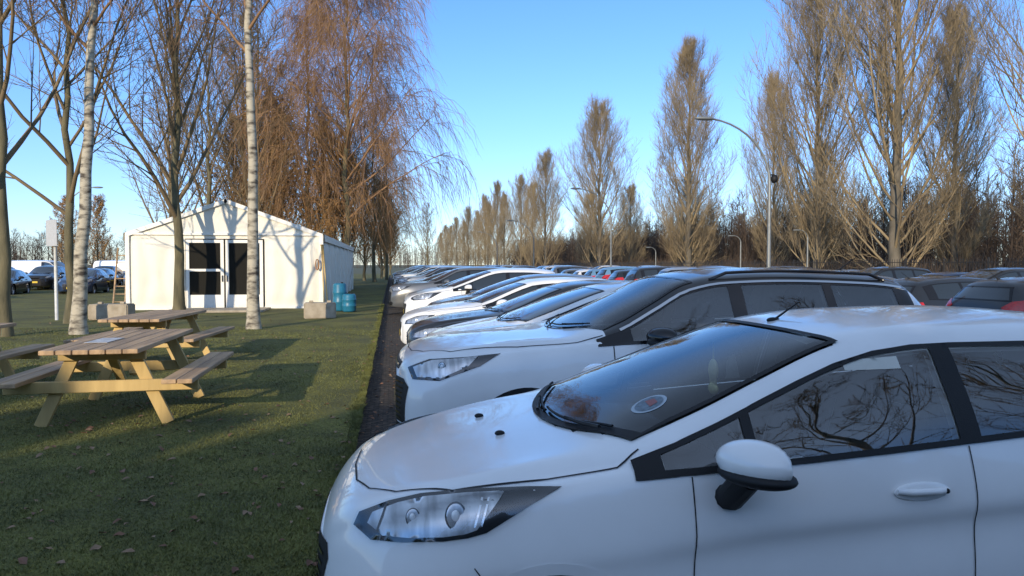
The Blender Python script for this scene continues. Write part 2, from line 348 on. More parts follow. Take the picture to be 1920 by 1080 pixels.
    s_=strip(bvh,[Vector((sp['doors'][0],-2,.3)),Vector((sp['doors'][-1],-2,.3))],dS,.008); mb.add(*s_); mb.add(*mir(s_))
    xw,r=sp['wheels'][0]
    if hero: s_=strip(bvh,[Vector((.56,-2,.672)),Vector((.60,-2,.62)),Vector((.66,-2,.585))],dS,.004)
    else: s_=strip(bvh,[Vector((xw-r*.55-.14,-2,r+.30)),Vector((xw-r*.62,-2,r*1.0+r*.78+.05))],dS,.006)
    mb.add(*s_); mb.add(*mir(s_))
    par('panel_gap',mb,[M['seam']])
    hp=[Vector(p) for p in sp['head']]; c=sum(hp,Vector())/len(hp)
    xmin=min(p.x for p in hp); wid=max(p.x for p in hp)-xmin
    for sgn in(0,1):
        mb=MB(); a=patch(bvh,hp,sp['hdir'],off=.004,step=.02)
        inner=[c+(p-c)*.84 for p in hp]; cut=xmin+wid*.66
        inner=[Vector((min(p.x,cut+(p.z-c.z)*.8),p.y,p.z)) for p in inner]
        b=patch(bvh,inner,sp['hdir'],off=.006,step=.02); l=patch(bvh,hp,sp['hdir'],off=.016,step=.02)
        if sgn: a,b,l=mir(a),mir(b),mir(l)
        mb.add(*a,0); mb.add(*b,1)
        pr=Proj(sp['hdir'])
        for kk,(fx,rr) in enumerate([(.50,.044),(.30,.030)] if hero else [(.4,.035)]):
            cc=Vector((xmin+wid*fx,c.y,c.z-.008))
            for rad,o_,mi_,dep in ((rr,.0065,0,.03),(rr*.86,.0075,1,.05),(rr*.38,.010,3,.25)):
                o=pr.hit(bvh,pr.to2(cc),o_)
                if o:
                    t=MB(); t.sphere((0,0,0),(rad*.85,rad*dep,rad*1.1),u=20,v=12); rm=Vector((0,-1,0)).rotation_difference(Vector(-pr.d)).to_matrix(); vv=[rm@Vector(v)+o for v in t.v]
                    if sgn: vv=[Vector((v.x,-v.y,v.z)) for v in vv]
                    mb.add(vv,t.f,mi_)
        if hero:
            for fx in(.14,.60,.63):
                xx=xmin+wid*fx
                s2=strip(bvh,[Vector((xx+.02,c.y,c.z+.048)),Vector((xx-.01,c.y,c.z-.05))],sp['hdir'],.007,.008); mb.add(*(mir(s2) if sgn else s2),0 if fx<.2 else 2)
            mb.add(*l,4)
        par('headlight',mb,[M['lampdark'],M['lamp'],M['chrome'],M['bulb'],M['clearlens']])
        tp=[Vector(p) for p in sp['tail']]; mb=MB(); a=patch(bvh,tp,(-.7,.7,-.05),off=.006,step=.03); mb.add(*(mir(a) if sgn else a)); par('tail_light',mb,[M['tail']])
    for g in sp['grille']:
        mb=MB(); gp=[Vector((-1,y,z)) for y,z in g]; mb.add(*patch(bvh,gp,(1,0,0),off=.004,step=.025),0)
        z0=min(z for y,z in g); z1=max(z for y,z in g); y1=max(y for y,z in g)
        z=z0+.03
        while z<z1-.015:
            s_=strip(bvh,[Vector((-1,-y1*.88,z)),Vector((-1,y1*.88,z))],(1,0,0),.010,.010); mb.add(*s_,1); z+=.038
        par('grille',mb,[M['plastic'],M['chrome'] if hero else M['gloss']])
    for dx,d,x in((1,(1,0,0),-1),(-1,(-1,0,0),9)):
        mb=MB(); z=sp['plate'] if dx==1 else sp['plate']+.12
        mb.add(*patch(bvh,[Vector((x,-.26,z-.055)),Vector((x,-.26,z+.055)),Vector((x,.26,z+.055)),Vector((x,.26,z-.055))],d,off=.014)); par('number_plate',mb,[M['plate']])
    mx,mz=sp['mirror']
    for sg in(-1,1):
        y=sg*(P(4,mx)+.17)
        mb=MB(); mb.sphere((mx,y,mz),(.095,.145,.076),0,rot=(0,0,sg*-.55),u=28,v=16)
        for k,v in enumerate(mb.v):
            if v[0]>mx+.062: mb.v[k]=(mx+.062,v[1],v[2])
        mb.sphere((mx-.004,y+sg*.012,mz-.040),(.093,.140,.036),1,rot=(0,0,sg*-.55),u=24,v=12)
        mb.tube([(mx-.03,sg*(P(4,mx)-.03),mz-.17),(mx-.03,sg*(P(4,mx)+.05),mz-.15),(mx-.01,y-sg*.04,mz-.06)],[.05,.048,.05],12,1)
        par('wing_mirror',mb,[paintm if not roofm else M['gloss'],M['plastic']])
        for hx,hz in sp['handle']:
            mb=MB(); yy=sg*(float(P(1,hx))*.997)
            mb.sphere((hx,yy+sg*.001,hz),(.115,.010,.036),1,u=20,v=10)
            mb.tube([(hx-.10,yy+sg*.006,hz+.004),(hx-.06,yy+sg*.026,hz+.006),(hx+.05,yy+sg*.028,hz+.006),(hx+.10,yy+sg*.010,hz+.004)],[.010,.013,.013,.011],8,0)
            mb.sphere((hx+.088,yy+sg*.022,hz+.004),(.010,.010,.010),2,u=10,v=6)
            par('door_handle',mb,[paintm,paintm,M['plastic']])
    c0,c1=sp['cowl']
    def top(x,y,o=.015):
        l,nn,_,_=bvh.ray_cast(Vector((x,y,4)),Vector((0,0,-1))); 
        if l is None: return Vector((x,y,1))
        if nn.z<0: nn=-nn
        return l+nn*o
    f=lambda y: c0+(c1-c0)*(y/.66)**2
    for ys,ye in((-.54,.02),(-.02,.50)):
        mb=MB()
        pts=[top(f(y)+.045+.03*(y-ys),y,.018) for y in np.linspace(ys,ye,12)]; mb.tube(pts,.006,6)
        pts=[top(f(y)+.01+.035*min(1,(y-ys)/.25),y,.026) for y in np.linspace(ys+.02,(ys+ye)/2,6)]; mb.tube(pts,.008,6)
        par('wiper',mb,[M['plastic']])
    if not sp is VAN:
        mb=MB(); xa=sp['wtop'][0]+(.08 if hero else L*.38); ya=.0; b=top(xa,ya,.0); mb.sphere(b,(.035,.02,.014),u=12,v=8); mb.tube([b,b+(Vector((.13,0,.085)) if hero else Vector((.19,0,.13)))],[.006,.003],6); par('roof_antenna',mb,[M['plastic']])
    if hero:
        for x,y in((.70,.25),(.74,-.17)):
            mb=MB(); mb.sphere(top(x,y,.006),(.022,.015,.012),u=12,v=8); par('washer_nozzle',mb,[M['plastic']])
        cx,cy=1.30,-.46; cir=lambda r_:[Vector((cx+r_*1.15*math.cos(t),cy+r_*math.sin(t),3)) for t in np.linspace(0,2*math.pi,28)[:-1]]
        mb=MB(); mb.add(*patch(bvh,cir(.062),(0,0,-1),off=.0045,step=.02),0); mb.add(*patch(bvh,cir(.05),(0,0,-1),off=.006,step=.02),1); mb.add(*patch(bvh,[Vector((cx-.006,cy-.03,3)),Vector((cx+.03,cy-.02,3)),Vector((cx+.03,cy+.02,3)),Vector((cx-.006,cy+.03,3))],(0,0,-1),off=.0075,step=.02),2)
        par('windscreen_sticker',mb,[mat('sticker_white',(.36,.42,.46),.5),mat('sticker_pale',(.16,.21,.25),.5,var=.4,vscale=60),mat('sticker_red',(.28,.09,.08),.5)],label='round pale sticker with red mark on the glass')
        mb=MB(); mb.add(*patch(bvh,[Vector((2.03,-1,1.285)),Vector((2.26,-1,1.29)),Vector((2.26,-1,1.335)),Vector((2.10,-1,1.325)),Vector((2.03,-1,1.308))],dS,off=.0045,step=.02)); par('painted_sky_patch',mb,[mat('sky_patch_pale',(.62,.61,.54),.6,var=.1)],label='painted pale patch of sky at the top of the side window')  # pale patch paints the bright sky showing through the opposite window
    ty=MB(); 
    prof=lambda r:[(r*.66,-.09),(r*.80,-.105),(r*.95,-.10),(r,-.08),(r,.08),(r*.95,.10),(r*.80,.105),(r*.66,.09)]
    r=sp['wheels'][0][1]; ty.lathe(prof(r),(0,0,0)); tm=ty.mesh('tyre',[M['tyre']])
    rm=MB(); rm.lathe([(r*.66,-.09),(r*.62,-.07),(r*.60,.05),(.01,.05)],(0,0,0)); rm.lathe([(.001,-.075),(.05,-.075),(.055,-.03)],(0,0,0),n=14)
    for k in range(5):
        a=2*math.pi*k/5; rm.box((math.cos(a)*r*.34,-.055,math.sin(a)*r*.34),(r*.62,.03,.055),rot=(0,-a,0),bev=.008)
    rmm=rm.mesh('rim',[M['rim']]); autosmooth(rmm)
    for xw,_ in sp['wheels']:
        for sg in(-1,1):
            wh=bpy.data.objects.new('wheel',None); COL.objects.link(wh); wh.parent=root; wh.location=(xw,sg*(P(1,xw)-.135),r); wh.rotation_euler[2]=0 if sg<0 else math.pi
            obj('tyre',tm,wh); obj('rim',rmm,wh)
    for xw,_ in sp['wheels']:
        for sg in(-1,1):
            ww=MB()
            pts=[(xw+(r+.062)*math.cos(t),r+(r+.062)*math.sin(t)) for t in np.linspace(R(-20),R(200),20)]
            y0=sg*(P(1,xw)-.035); y1=sg*.42; v=[];ff=[]
            for a,b in pts: v+=[(a,y0,b),(a,y1,b)]
            for k in range(19): ff.append((2*k,2*k+1,2*k+3,2*k+2))
            ff.append(tuple(2*k+1 for k in range(20))); ww.add(v,ff)
            par('wheel_well',ww,[M['seam']])
    if sp['see']:
        nrm=[Vector() for _ in V]
        kp=[f for f in keep if len(f)==4 and V[f[0]].x>sp['cowl'][0]+.0 and V[f[0]].x<L-.12]
        for p in me.vertices: nrm[p.index]=p.normal.copy()
        used=sorted({i for f in kp for i in f}); mp={a:b for b,a in enumerate(used)}
        mb=MB(); mb.add([V[i]-nrm[i]*.03 for i in used],[tuple(mp[i] for i in f) for f in kp]); par('cabin_lining',mb,[M['lining']])
        zs=P(3,2.0)-.98; mb=MB()
        dxs=sp['cowl'][1]; mb.box((dxs+.10,0,.84+zs),(.75,1.30,.22),rot=(0,.06,0),bev=.06,seg=3); mb.box((dxs+.32,0,.70+zs),(.28,1.34,.3),bev=.05,seg=2); mb.sphere((dxs+.22,-.36,.955+zs),(.16,.2,.05))
        par('dashboard',mb,[M['dash']])
        mb=MB(); cxx=dxs+.56; n_=24; pts=[(cxx+.10*math.sin(t)*-1,-.36+.185*math.cos(t),.88+zs+.16*math.sin(t)) for t in np.linspace(0,2*math.pi,n_)]; mb.tube(pts,.014,8,cap=False); mb.tube([(cxx-.12,-.36,.84+zs),(cxx,-.36,.88+zs)],.03,8); mb.box((cxx,-.36,.88+zs),(.03,.32,.04),bev=.01); par('steering_wheel',mb,[M['dash']])
        for xx,ys in((dxs+.95,(-.36,.36)),(dxs+1.75,(-.36,.36))):
            for y in ys:
                mb=MB(); mb.box((xx,y,.50+zs),(.5,.48,.16),rot=(0,-.15,0),bev=.06,seg=3); mb.box((xx+.30,y,.80+zs),(.14,.46,.58),rot=(0,.25,0),bev=.06,seg=3); mb.box((xx+.41,y,1.16+zs),(.09,.25,.17),rot=(0,.2,0),bev=.04,seg=3); mb.tube([(xx+.37,y-.05,1.05+zs),(xx+.4,y-.05,1.11+zs)],.008,6)
                par('seat',mb,[M['seat']])
        mb=MB(); mb.box((sp['wtop'][0]-.14,0,P(7,sp['wtop'][0])-.10),(.03,.22,.065),bev=.012,seg=2); mb.tube([(sp['wtop'][0]-.14,0,P(7,sp['wtop'][0])-.09),(sp['wtop'][0]-.07,0,P(7,sp['wtop'][0])-.03)],.01,6); par('interior_mirror',mb,[M['plastic']])
    if roofm:
        line=[]
        for x in np.linspace(sp['xa']+.2,sp['xd']-.05,30): line.append(Vector((x,-2,P(6,x)-.03)))
        s_=strip(bvh,line,dS,.016,.011)
        for k_ in(s_,mir(s_)): mb=MB(); mb.add(*k_); par('window_chrome_strip',mb,[M['chrome']])
        for sg in(-1,1):
            mb=MB(); pts=[Vector((x,sg*(P(5,x)-.02),P(6,x)+.055+(-.04 if x<2.56 or x>4.0 else 0))) for x in np.linspace(2.5,4.08,12)]; mb.tube(pts,.014,6); par('roof_rail',mb,[M['gloss']])
    return root,body
SUV2=scaled(SUV,.98,.99,.975,see=False); HB=scaled(HATCH,1.06,1.05,1.0,see=False); MPV=scaled(HATCH,1.08,1.05,1.08,see=False,hdir=HATCH['hdir'])
GR='cars parked in rows on the car park'
hero,hb=make_car(HATCH,(-.29,3.27,0),'white small hatchback with black window trim parked beside the lawn',M['white'],hero=True); hero['group']=GR
mb=MB(); mb.box((0,0,0),(.010,.065,.10),bev=.003); mb.sphere((0,0,.035),(.016,.045,.055)); mb.sphere((0,0,-.05),(.014,.05,.028)); mb.tube([(0,0,.05),(0,0,.17)],.004,5)
obj('air_freshener',mb.mesh('air_freshener',[mat('freshener',(.95,.85,.40),.5,var=.3)]),hero,loc=(1.77,-.02,1.17))
suv,_=make_car(SUV,(.03,6.25,0),'white sport utility car with black roof and pillars',M['white'],roofm=M['black']); suv['group']=GR
protos={}
protos['suv']=make_car(SUV2,(0,0,0),'x',M['grey']); protos['hb']=make_car(HB,(0,0,0),'x',M['white']); protos['mpv']=make_car(MPV,(0,0,0),'x',M['white']); protos['est']=make_car(EST,(0,0,0),'x',M['black']); protos['van']=make_car(VAN,(0,0,0),'x',M['white2'])
cname={'white':'white','white2':'off-white','silver':'silver','grey':'dark grey','black':'black','blue':'dark blue','beige':'beige grey','lblue':'light blue'}
tname={'suv':'sport utility car','hb':'hatchback','mpv':'compact people carrier','est':'estate car','van':'delivery van'}
LEN={'suv':SUV2['L'],'hb':HB['L'],'mpv':MPV['L'],'est':EST['L'],'van':VAN['L']}
far_skip=('panel_gap','wiper','door_handle','roof_antenna','number_plate','wheel_arch')
def put(kind,color,x,y,rz=0,where='parked in the row',far=False):
    o=copy_tree(protos[kind][0],None,far_skip if far else ())
    o.location=(x,y,0); o.rotation_euler[2]=rz
    o['label']=f"{cname[color]} {tname[kind]} {where}"; o['category']='van' if kind=='van' else 'car'; o['group']=GR
    for ch in o.children:
        if ch.name.split('.')[0] in('body','wheel_arch','wing_mirror','door_handle'):
            for sl in ch.material_slots:
                if sl.material and sl.material.name.startswith('paint_'): sl.link='OBJECT'; sl.material=M[color]
    return o
rowA=[('hb','white',.28,9.0),('est','black',.22,11.5),('est','white',.15,14.1),('hb','grey',.7,16.7),('mpv','white',.3,19.6),('hb','silver',.35,22.4),('suv','grey',-.1,25.4),('hb','silver',.2,28.2),('est','black',.1,30.9)]
for k,c,x,y in rowA: put(k,c,x,y,R(random.uniform(-1.5,1.5)),'parked nose towards the lawn')
cols=['black','grey','black','silver','white','blue','grey','black','white2','lblue','silver','beige']
y=33.6
while y<84:
    k=random.choice(['hb','suv','mpv','est','hb','est']); put(k,random.choice(cols),random.uniform(0,.3),y,R(random.uniform(-1.5,1.5)),'parked nose towards the lawn',far=True); y+=2.65
put('hb','black',9.7+LEN['hb'],11.1,math.pi,'parked with tail towards the lane')
y=14.0; cb=['black','grey','blue','black','grey']
while y<84:
    if random.random()<.93:
        k=random.choice(['hb','suv','mpv','est','hb','est']); cc=random.choice(cols); cc=cb.pop(0) if cb else cc; put(k,cc,9.9+LEN[k]+random.uniform(-.2,.2),y,math.pi+R(random.uniform(-1.5,1.5)),'parked with tail towards the lane',far=y>30)
    y+=2.65
y=17.0; cb=['grey','black','blue','black','grey','black']
while y<84:
    if random.random()<.9:
        k=random.choice(['hb','suv','mpv','est','hb','est']); cc=random.choice(cols); cc=cb.pop(0) if cb else cc; put(k,cc,15.4+random.uniform(-.2,.2),y,R(random.uniform(-1.5,1.5)),'parked beside the lamp posts',far=True)
    y+=2.65
for k,c,x,y,rz in [('est','black',-20.6,42,100),('hb','blue',-17.0,43,95),('suv','black',-13.8,44.5,92),('hb','grey',-23.4,42,100),('est','grey',-12.0,50,90),('est','blue',-18.6,36.5,178),('suv','grey',-16,50,95),('est','black',-19.0,50,95),('suv','black',-22,50,95),('hb','silver',-14,56,95),('suv','blue',-26.5,45,98),('suv','black',-25.2,50,95),('est','grey',-28.5,50,95),('mpv','black',-17.5,57,95),('suv','grey',-21,57,95)]: put(k,c,x,y,R(rz),'parked beyond the trees beside the tent',far=False)
put('van','white2',-25,64,R(170),'parked behind the dark cars'); put('van','white',-18,63,R(175),'parked behind the dark cars'); put('van','white2',-31,64,R(175),'parked behind the dark cars')
for k in protos:
    def rm(o):
        for c in list(o.children): rm(c)
        bpy.data.objects.remove(o)
    rm(protos[k][0])
# ------------------------------------------------------------------ ground
def sheet(name,x0,x1,y0,y1,z,m,nx=1,ny=1,amp=0,**k):
    mb=MB(); V=[];F=[]
    for j in range(ny+1):
        for i in range(nx+1):
            x=x0+(x1-x0)*i/nx; y=y0+(y1-y0)*j/ny
            V.append((x,y,z+(amp*(math.sin(x*1.3+y*.7)+math.sin(y*1.1-x*.5+1)+.6*math.sin(x*2.9+y*2.3)) if amp and i<nx else 0)))
    for j in range(ny):
        for i in range(nx):
            a=j*(nx+1)+i; F.append((a,a+1,a+nx+2,a+nx+1))
    mb.add(V,F); return obj(name,mb.mesh(name,[m]),kind='structure')
asph=mat('asphalt',(.06,.06,.06),.9,var=.35,vscale=3,bump=.5,bscale=120)
fieldm=mat('field_grass',(.075,.09,.03),.95,col2=(.10,.085,.045),vscale=.08)
sheet('ground',-1500,1500,-400,2500,-.008,fieldm)
sheet('car_park_surface',-.25,24,-30,100,0,asph)
def grassmat():
    m=mat('lawn_grass',(.16,.165,.034),.95,col2=(.08,.088,.024),vscale=.9,bump=.6,bscale=60,detail=8)
    nt=m.node_tree;N=nt.nodes;L=nt.links; b=N['Principled BSDF']; src=b.inputs['Base Color'].links[0].from_socket
    tc=N.new('ShaderNodeTexCoord'); n=N.new('ShaderNodeTexNoise'); n.inputs['Scale'].default_value=35; n.inputs['Detail'].default_value=6; L.new(tc.outputs['Object'],n.inputs[0])
    r=N.new('ShaderNodeValToRGB'); r.color_ramp.elements[0].position=.35;r.color_ramp.elements[1].position=.75; r.color_ramp.elements[0].color=(.6,.55,.5,1); r.color_ramp.elements[1].color=(1.4,1.3,1.1,1); L.new(n.outputs['Fac'],r.inputs[0])
    mx=N.new('ShaderNodeMix'); mx.data_type='RGBA'; mx.blend_type='MULTIPLY'; mx.inputs[0].default_value=1; L.new(src,mx.inputs[6]); L.new(r.outputs[0],mx.inputs[7]); L.new(mx.outputs[2],b.inputs['Base Color'])
    return m
gm=grassmat()
sheet('lawn',-60,-.42,-20,130,.10,gm,120,300,.008)
sheet('verge_grass',23.6,60,-20,300,.03,gm)
bm_=bpy.data.materials.new('paving_brick'); bm_.use_nodes=True; nt=bm_.node_tree;N=nt.nodes;L=nt.links
tc=N.new('ShaderNodeTexCoord'); br=N.new('ShaderNodeTexBrick'); br.inputs['Scale'].default_value=4.5; br.inputs['Color1'].default_value=(.045,.036,.03,1);br.inputs['Color2'].default_value=(.10,.08,.065,1);br.inputs['Mortar'].default_value=(.012,.012,.010,1); br.inputs['Mortar Size'].default_value=.03; L.new(tc.outputs['Object'],br.inputs[0])
no=N.new('ShaderNodeTexNoise'); no.inputs['Scale'].default_value=14; no.inputs['Detail'].default_value=8; L.new(tc.outputs['Object'],no.inputs[0]); rr_=N.new('ShaderNodeValToRGB'); rr_.color_ramp.elements[0].position=.4; rr_.color_ramp.elements[1].position=.62; rr_.color_ramp.elements[0].color=(.30,.26,.2,1); rr_.color_ramp.elements[1].color=(1.2,1.1,1,1); L.new(no.outputs['Fac'],rr_.inputs[0])
mx=N.new('ShaderNodeMix'); mx.data_type='RGBA'; mx.blend_type='MULTIPLY'; mx.inputs[0].default_value=1; L.new(br.outputs[0],mx.inputs[6]); L.new(rr_.outputs[0],mx.inputs[7]); L.new(mx.outputs[2],N['Principled BSDF'].inputs['Base Color']); N['Principled BSDF'].inputs['Roughness'].default_value=.95
bp=N.new('ShaderNodeBump'); bp.inputs['Strength'].default_value=.8; L.new(no.outputs['Fac'],bp.inputs['Height']); L.new(bp.outputs[0],N['Principled BSDF'].inputs['Normal'])
sheet('paved_path',-.36,.45,-20,100,.006,bm_)
mb=MB(); 
for i in range(120): mb.box((-.39,-19.5+i,.045),(.07,.985,.09),bev=.012)
obj('kerb',mb.mesh('kerb',[mat('kerb_concrete',(.07,.066,.055),.9,var=.6,vscale=7,bump=.4)]),kind='structure')
n=290000; yy=np.exp(np.random.uniform(math.log(2.6),math.log(20),n)); xx=-.40-np.random.rand(n)*(.62*yy+.3); ne=45000; xx[:ne]=-.33-np.abs(np.random.randn(ne))*.06; 
yy[:ne]=np.exp(np.random.uniform(math.log(2.2),math.log(30),ne))
def zlawn(x,y): return .10+.008*(np.sin(x*1.3+y*.7)+np.sin(y*1.1-x*.5+1)+.6*np.sin(x*2.9+y*2.3))
a=np.random.rand(n)*6.283; h=np.random.uniform(.010,.026,n)*(1+.3*np.sin(xx*3)*np.sin(yy*2.1)); h[:ne]*=1.9*(.6+.6*np.abs(np.sin(yy[:ne]*3.1)*np.sin(yy[:ne]*7.3))); wd=np.random.uniform(.002,.0035,n)*(1+yy*.08); z=zlawn(xx,yy)-.004; z[:ne]=.085
V=np.zeros((n,3,3)); V[:,0]=np.stack([xx-np.cos(a)*wd,yy-np.sin(a)*wd,z],1); V[:,1]=np.stack([xx+np.cos(a)*wd,yy+np.sin(a)*wd,z],1)
ln=np.random.uniform(.2,1.3,n)*h; b2=np.random.rand(n)*6.283; V[:,2]=np.stack([xx+np.cos(b2)*ln,yy+np.sin(b2)*ln,z+h],1)
def trimesh(name,V,m):
    n=len(V); me=bpy.data.meshes.new(name); me.vertices.add(n*3); me.vertices.foreach_set('co',V.reshape(-1).astype(np.float32)); me.loops.add(n*3); me.loops.foreach_set('vertex_index',np.arange(n*3,dtype=np.int32)); me.polygons.add(n); me.polygons.foreach_set('loop_start',np.arange(0,n*3,3,dtype=np.int32)); me.polygons.foreach_set('loop_total',np.full(n,3,dtype=np.int32)); me.materials.append(m); me.update(calc_edges=True); return me
bl=mat('grass_blade',(.18,.185,.045),.7,col2=(.085,.095,.026),vscale=4,detail=8)
obj('grass',trimesh('grass',V,bl),kind='stuff')
mb=MB(); lv=[mat('leaf_brown',(.21,.10,.055),.7,var=.4),mat('leaf_tan',(.30,.19,.11),.7,var=.3)]
for i in range(900):
    y=math.exp(random.uniform(math.log(2.8),math.log(26))); x=-.4-random.random()*(.62*y+.2); s=random.uniform(.016,.036); t=random.random()*6.28; z=float(zlawn(x,y))+.014
    if i%4==0: x=random.uniform(-.45,.15); z=.02 if x>-.36 else .11; s*=.9
    c=Vector((x,y,z)); u=Vector((math.cos(t),math.sin(t),random.uniform(-.3,.3)))*s; v=Vector((-math.sin(t),math.cos(t),random.uniform(-.4,.4)))*s*.6; up=Vector((0,0,s*.35))
    mb.add([c-u,c-u*.2-v+up,c+u*.6-v*.7+up*.6,c+u*1.2,c+u*.6+v*.7+up,c-u*.2+v+up*.4,c],[(0,1,6),(1,2,6),(2,3,6),(3,4,6),(4,5,6),(5,0,6)],random.randint(0,1))
obj('fallen_leaves',mb.mesh('fallen_leaves',lv,False),kind='stuff')
# ------------------------------------------------------------------ picnic tables
wood_l=mat('pine_wood',(.66,.47,.19),.75,col2=(.46,.32,.125),vscale=6,stretch=(1,1,.15),bump=.2,bscale=30)
wood_t=mat('weathered_planks',(.52,.345,.19),.7,col2=(.30,.20,.12),vscale=9,stretch=(1.5,.12,1),bump=.25,bscale=30)
def picnic(x,y,label,rz=0):
    t=thing('picnic_table',label,'picnic table',(x,y,.10),rz,'wooden picnic tables on the lawn')
    Ln=2.3
    mb=MB()
    for k in range(6): mb.box(((k-2.5)*.145,0,.775),(.136,Ln,.045),bev=.006)
    obj('table_top',mb.mesh('table_top',[wood_t],False),t)
    for sg in(-1,1):
        mb=MB()
        for k in(-.5,.5): mb.box((sg*.77+k*.145,0,.475),(.137,Ln,.045),bev=.006)
        obj('seat',mb.mesh('seat',[wood_t],False),t)
    for yy in(-.72,.72):
        sgy=1 if yy<0 else -1
        for sg in(-1,1):
            mb=MB(); dx=.33; ln=math.hypot(dx,.74); mb.box((sg*(.59-dx/2),yy,.37),(.115,.045,ln),rot=(0,-sg*math.atan2(dx,.74),0),bev=.004)
            obj('leg',mb.mesh('leg',[wood_l],False),t)
        mb=MB(); mb.box((0,yy-.048*sgy,.395),(1.78,.045,.115),bev=.006); obj('crossbeam',mb.mesh('crossbeam',[wood_l],False),t)
        mb=MB(); mb.box((0,yy-.048*sgy,.70),(.80,.045,.09),bev=.006); obj('top_beam',mb.mesh('top_beam',[wood_l],False),t)
        mb=MB(); mb.box((0,yy*.55,.56),(.09,.55,.045),rot=(.75*(1 if yy<0 else -1)*-1,0,0),bev=.004); obj('brace',mb.mesh('brace',[wood_l],False),t)
    return t
picnic(-2.86,8.62,'wooden picnic table with paper sheet on top standing on the lawn',R(2))
picnic(-3.75,12.7,'wooden picnic table standing near the birches',R(-3)); picnic(-5.55,10.0,'wooden picnic table partly cut off, on the lawn',R(0))
mb=MB(); mb.box((-2.99,8.35,.9035),(.22,.5,.003)); pp=obj('paper_sheet',mb.mesh('paper_sheet',[mat('paper',(.6,.6,.6),.6,var=.3,vscale=12)],False),label='thin white paper sheet lying on the picnic table',category='paper')
# ------------------------------------------------------------------ tent
canvas=mat('tent_canvas',(.84,.79,.67),.55,var=.06,vscale=1.3,bump=.15,bscale=2.5); tfr=mat('tent_frame_white',(.88,.85,.77),.4,var=.05); tglass=mat('tent_dark_glass',(.022,.021,.018),.12,spec=.35)
x0,x1,y0,y1,g,ev,ap=-9.15,-2.55,27.8,48.5,.10,2.78,3.98; xm=(x0+x1)/2
T=thing('marquee_tent','large white frame tent with gabled roof and glazed double doors','tent',(0,0,0))
def quilt(mb,p,u,v,nu,nv,nrm,amp):
    V=[];F=[];p=Vector(p);u=Vector(u);v=Vector(v);nrm=Vector(nrm)
    for j in range(nv+1):
        for i in range(nu+1):
            s,t=i/nu,j/nv; e=min(s,1-s,.5)*2; f_=min(t,1-t)*2
            b=amp*(min(1,e*3)*min(1,f_*3))*(1-.55*math.exp(-((abs(s-.5)-.28*(.4+abs(t-.45)))**2)*90))
            V.append(p+u*s+v*t+nrm*b)
    for j in range(nv):
        for i in range(nu): a=j*(nu+1)+i; F.append((a,a+1,a+nu+2,a+nu+1))
    mb.add(V,F)
mb=MB()
DL,DR=-7.25,-4.55
for a,b in((x0,DL),(DR,x1)): quilt(mb,(a,y0,g),(b-a,0,0),(0,0,ev-g),24,24,(0,-1,0),.07)
mb.add([(DL,y0,2.62),(DR,y0,2.62),(DR,y0,ev),(DL,y0,ev)],[(0,1,2,3)])
mb.add([(x0,y0,ev),(x1,y0,ev),(xm,y0,ap)],[(0,1,2)]); mb.add([(x0,y1,g),(x1,y1,g),(x1,y1,ev),(xm,y1,ap),(x0,y1,ev)],[(0,1,2,3,4)])
nb=7; bl_=(y1-y0)/nb
for k in range(nb):
    quilt(mb,(x1,y0+k*bl_,g),(0,bl_,0),(0,0,ev-g),16,12,(1,0,0),.09); quilt(mb,(x0,y0+(k+1)*bl_,g),(0,-bl_,0),(0,0,ev-g),4,4,(-1,0,0),.05)
obj('wall',mb.mesh('wall',[canvas]),T)
mb=MB()
for sg,xe in((-1,x0),(1,x1)):
    for k in range(nb):
        V=[];F=[]
        for j in range(7):
            for i in range(9):
                s=i/8;t=j/6; sag=-.05*math.sin(math.pi*s)*math.sin(math.pi*t); X=xm+(xe+sg*.12-xm)*t
                V.append((X,y0-.08+(bl_+.02)*(k+s) if k else y0-.08+(bl_+.08)*s,ap+.03+(ev-.02-ap)*t+sag))
        for j in range(6):
            for i in range(8): a=j*9+i; F.append((a,a+1,a+10,a+9))
        mb.add(V,F)
    mb.add([(xe+sg*.12,y0-.08,ev+.01),(xe+sg*.12,y1,ev+.01),(xe+sg*.13,y1,ev-.24),(xe+sg*.13,y0-.08,ev-.24)],[(0,1,2,3)])
obj('roof',mb.mesh('roof',[canvas]),T)
FM=lambda nm,*a,**k: obj(nm,MB().box(*a,**k).mesh(nm,[tfr],False),T)
for x in(x0,x1): FM('corner_post',(x,y0-.03,(g+ev)/2),(.14,.12,ev-g),bev=.01)
for sg,xe in((-1,x0),(1,x1)):
    an=math.atan2(ap-ev,abs(xe-xm)); FM('gable_rafter',((xm+xe)/2,y0-.06,(ap+ev)/2-.02),(math.hypot(ap-ev,xe-xm)+.1,.06,.14),rot=(0,sg*an,0))
FM('eave_beam',(xm,y0-.045,ev+.0),(x1-x0,.07,.07))
FM('ground_rail',((x0+DL)/2,y0-.06,.14),(DL-x0,.08,.08)); FM('ground_rail',((x1+DR)/2,y0-.06,.14),(x1-DR,.08,.08))
for k in range(nb+1): FM('side_post',(x1+.03,y0+k*bl_,(g+ev)/2),(.1,.13,ev-g-.01))
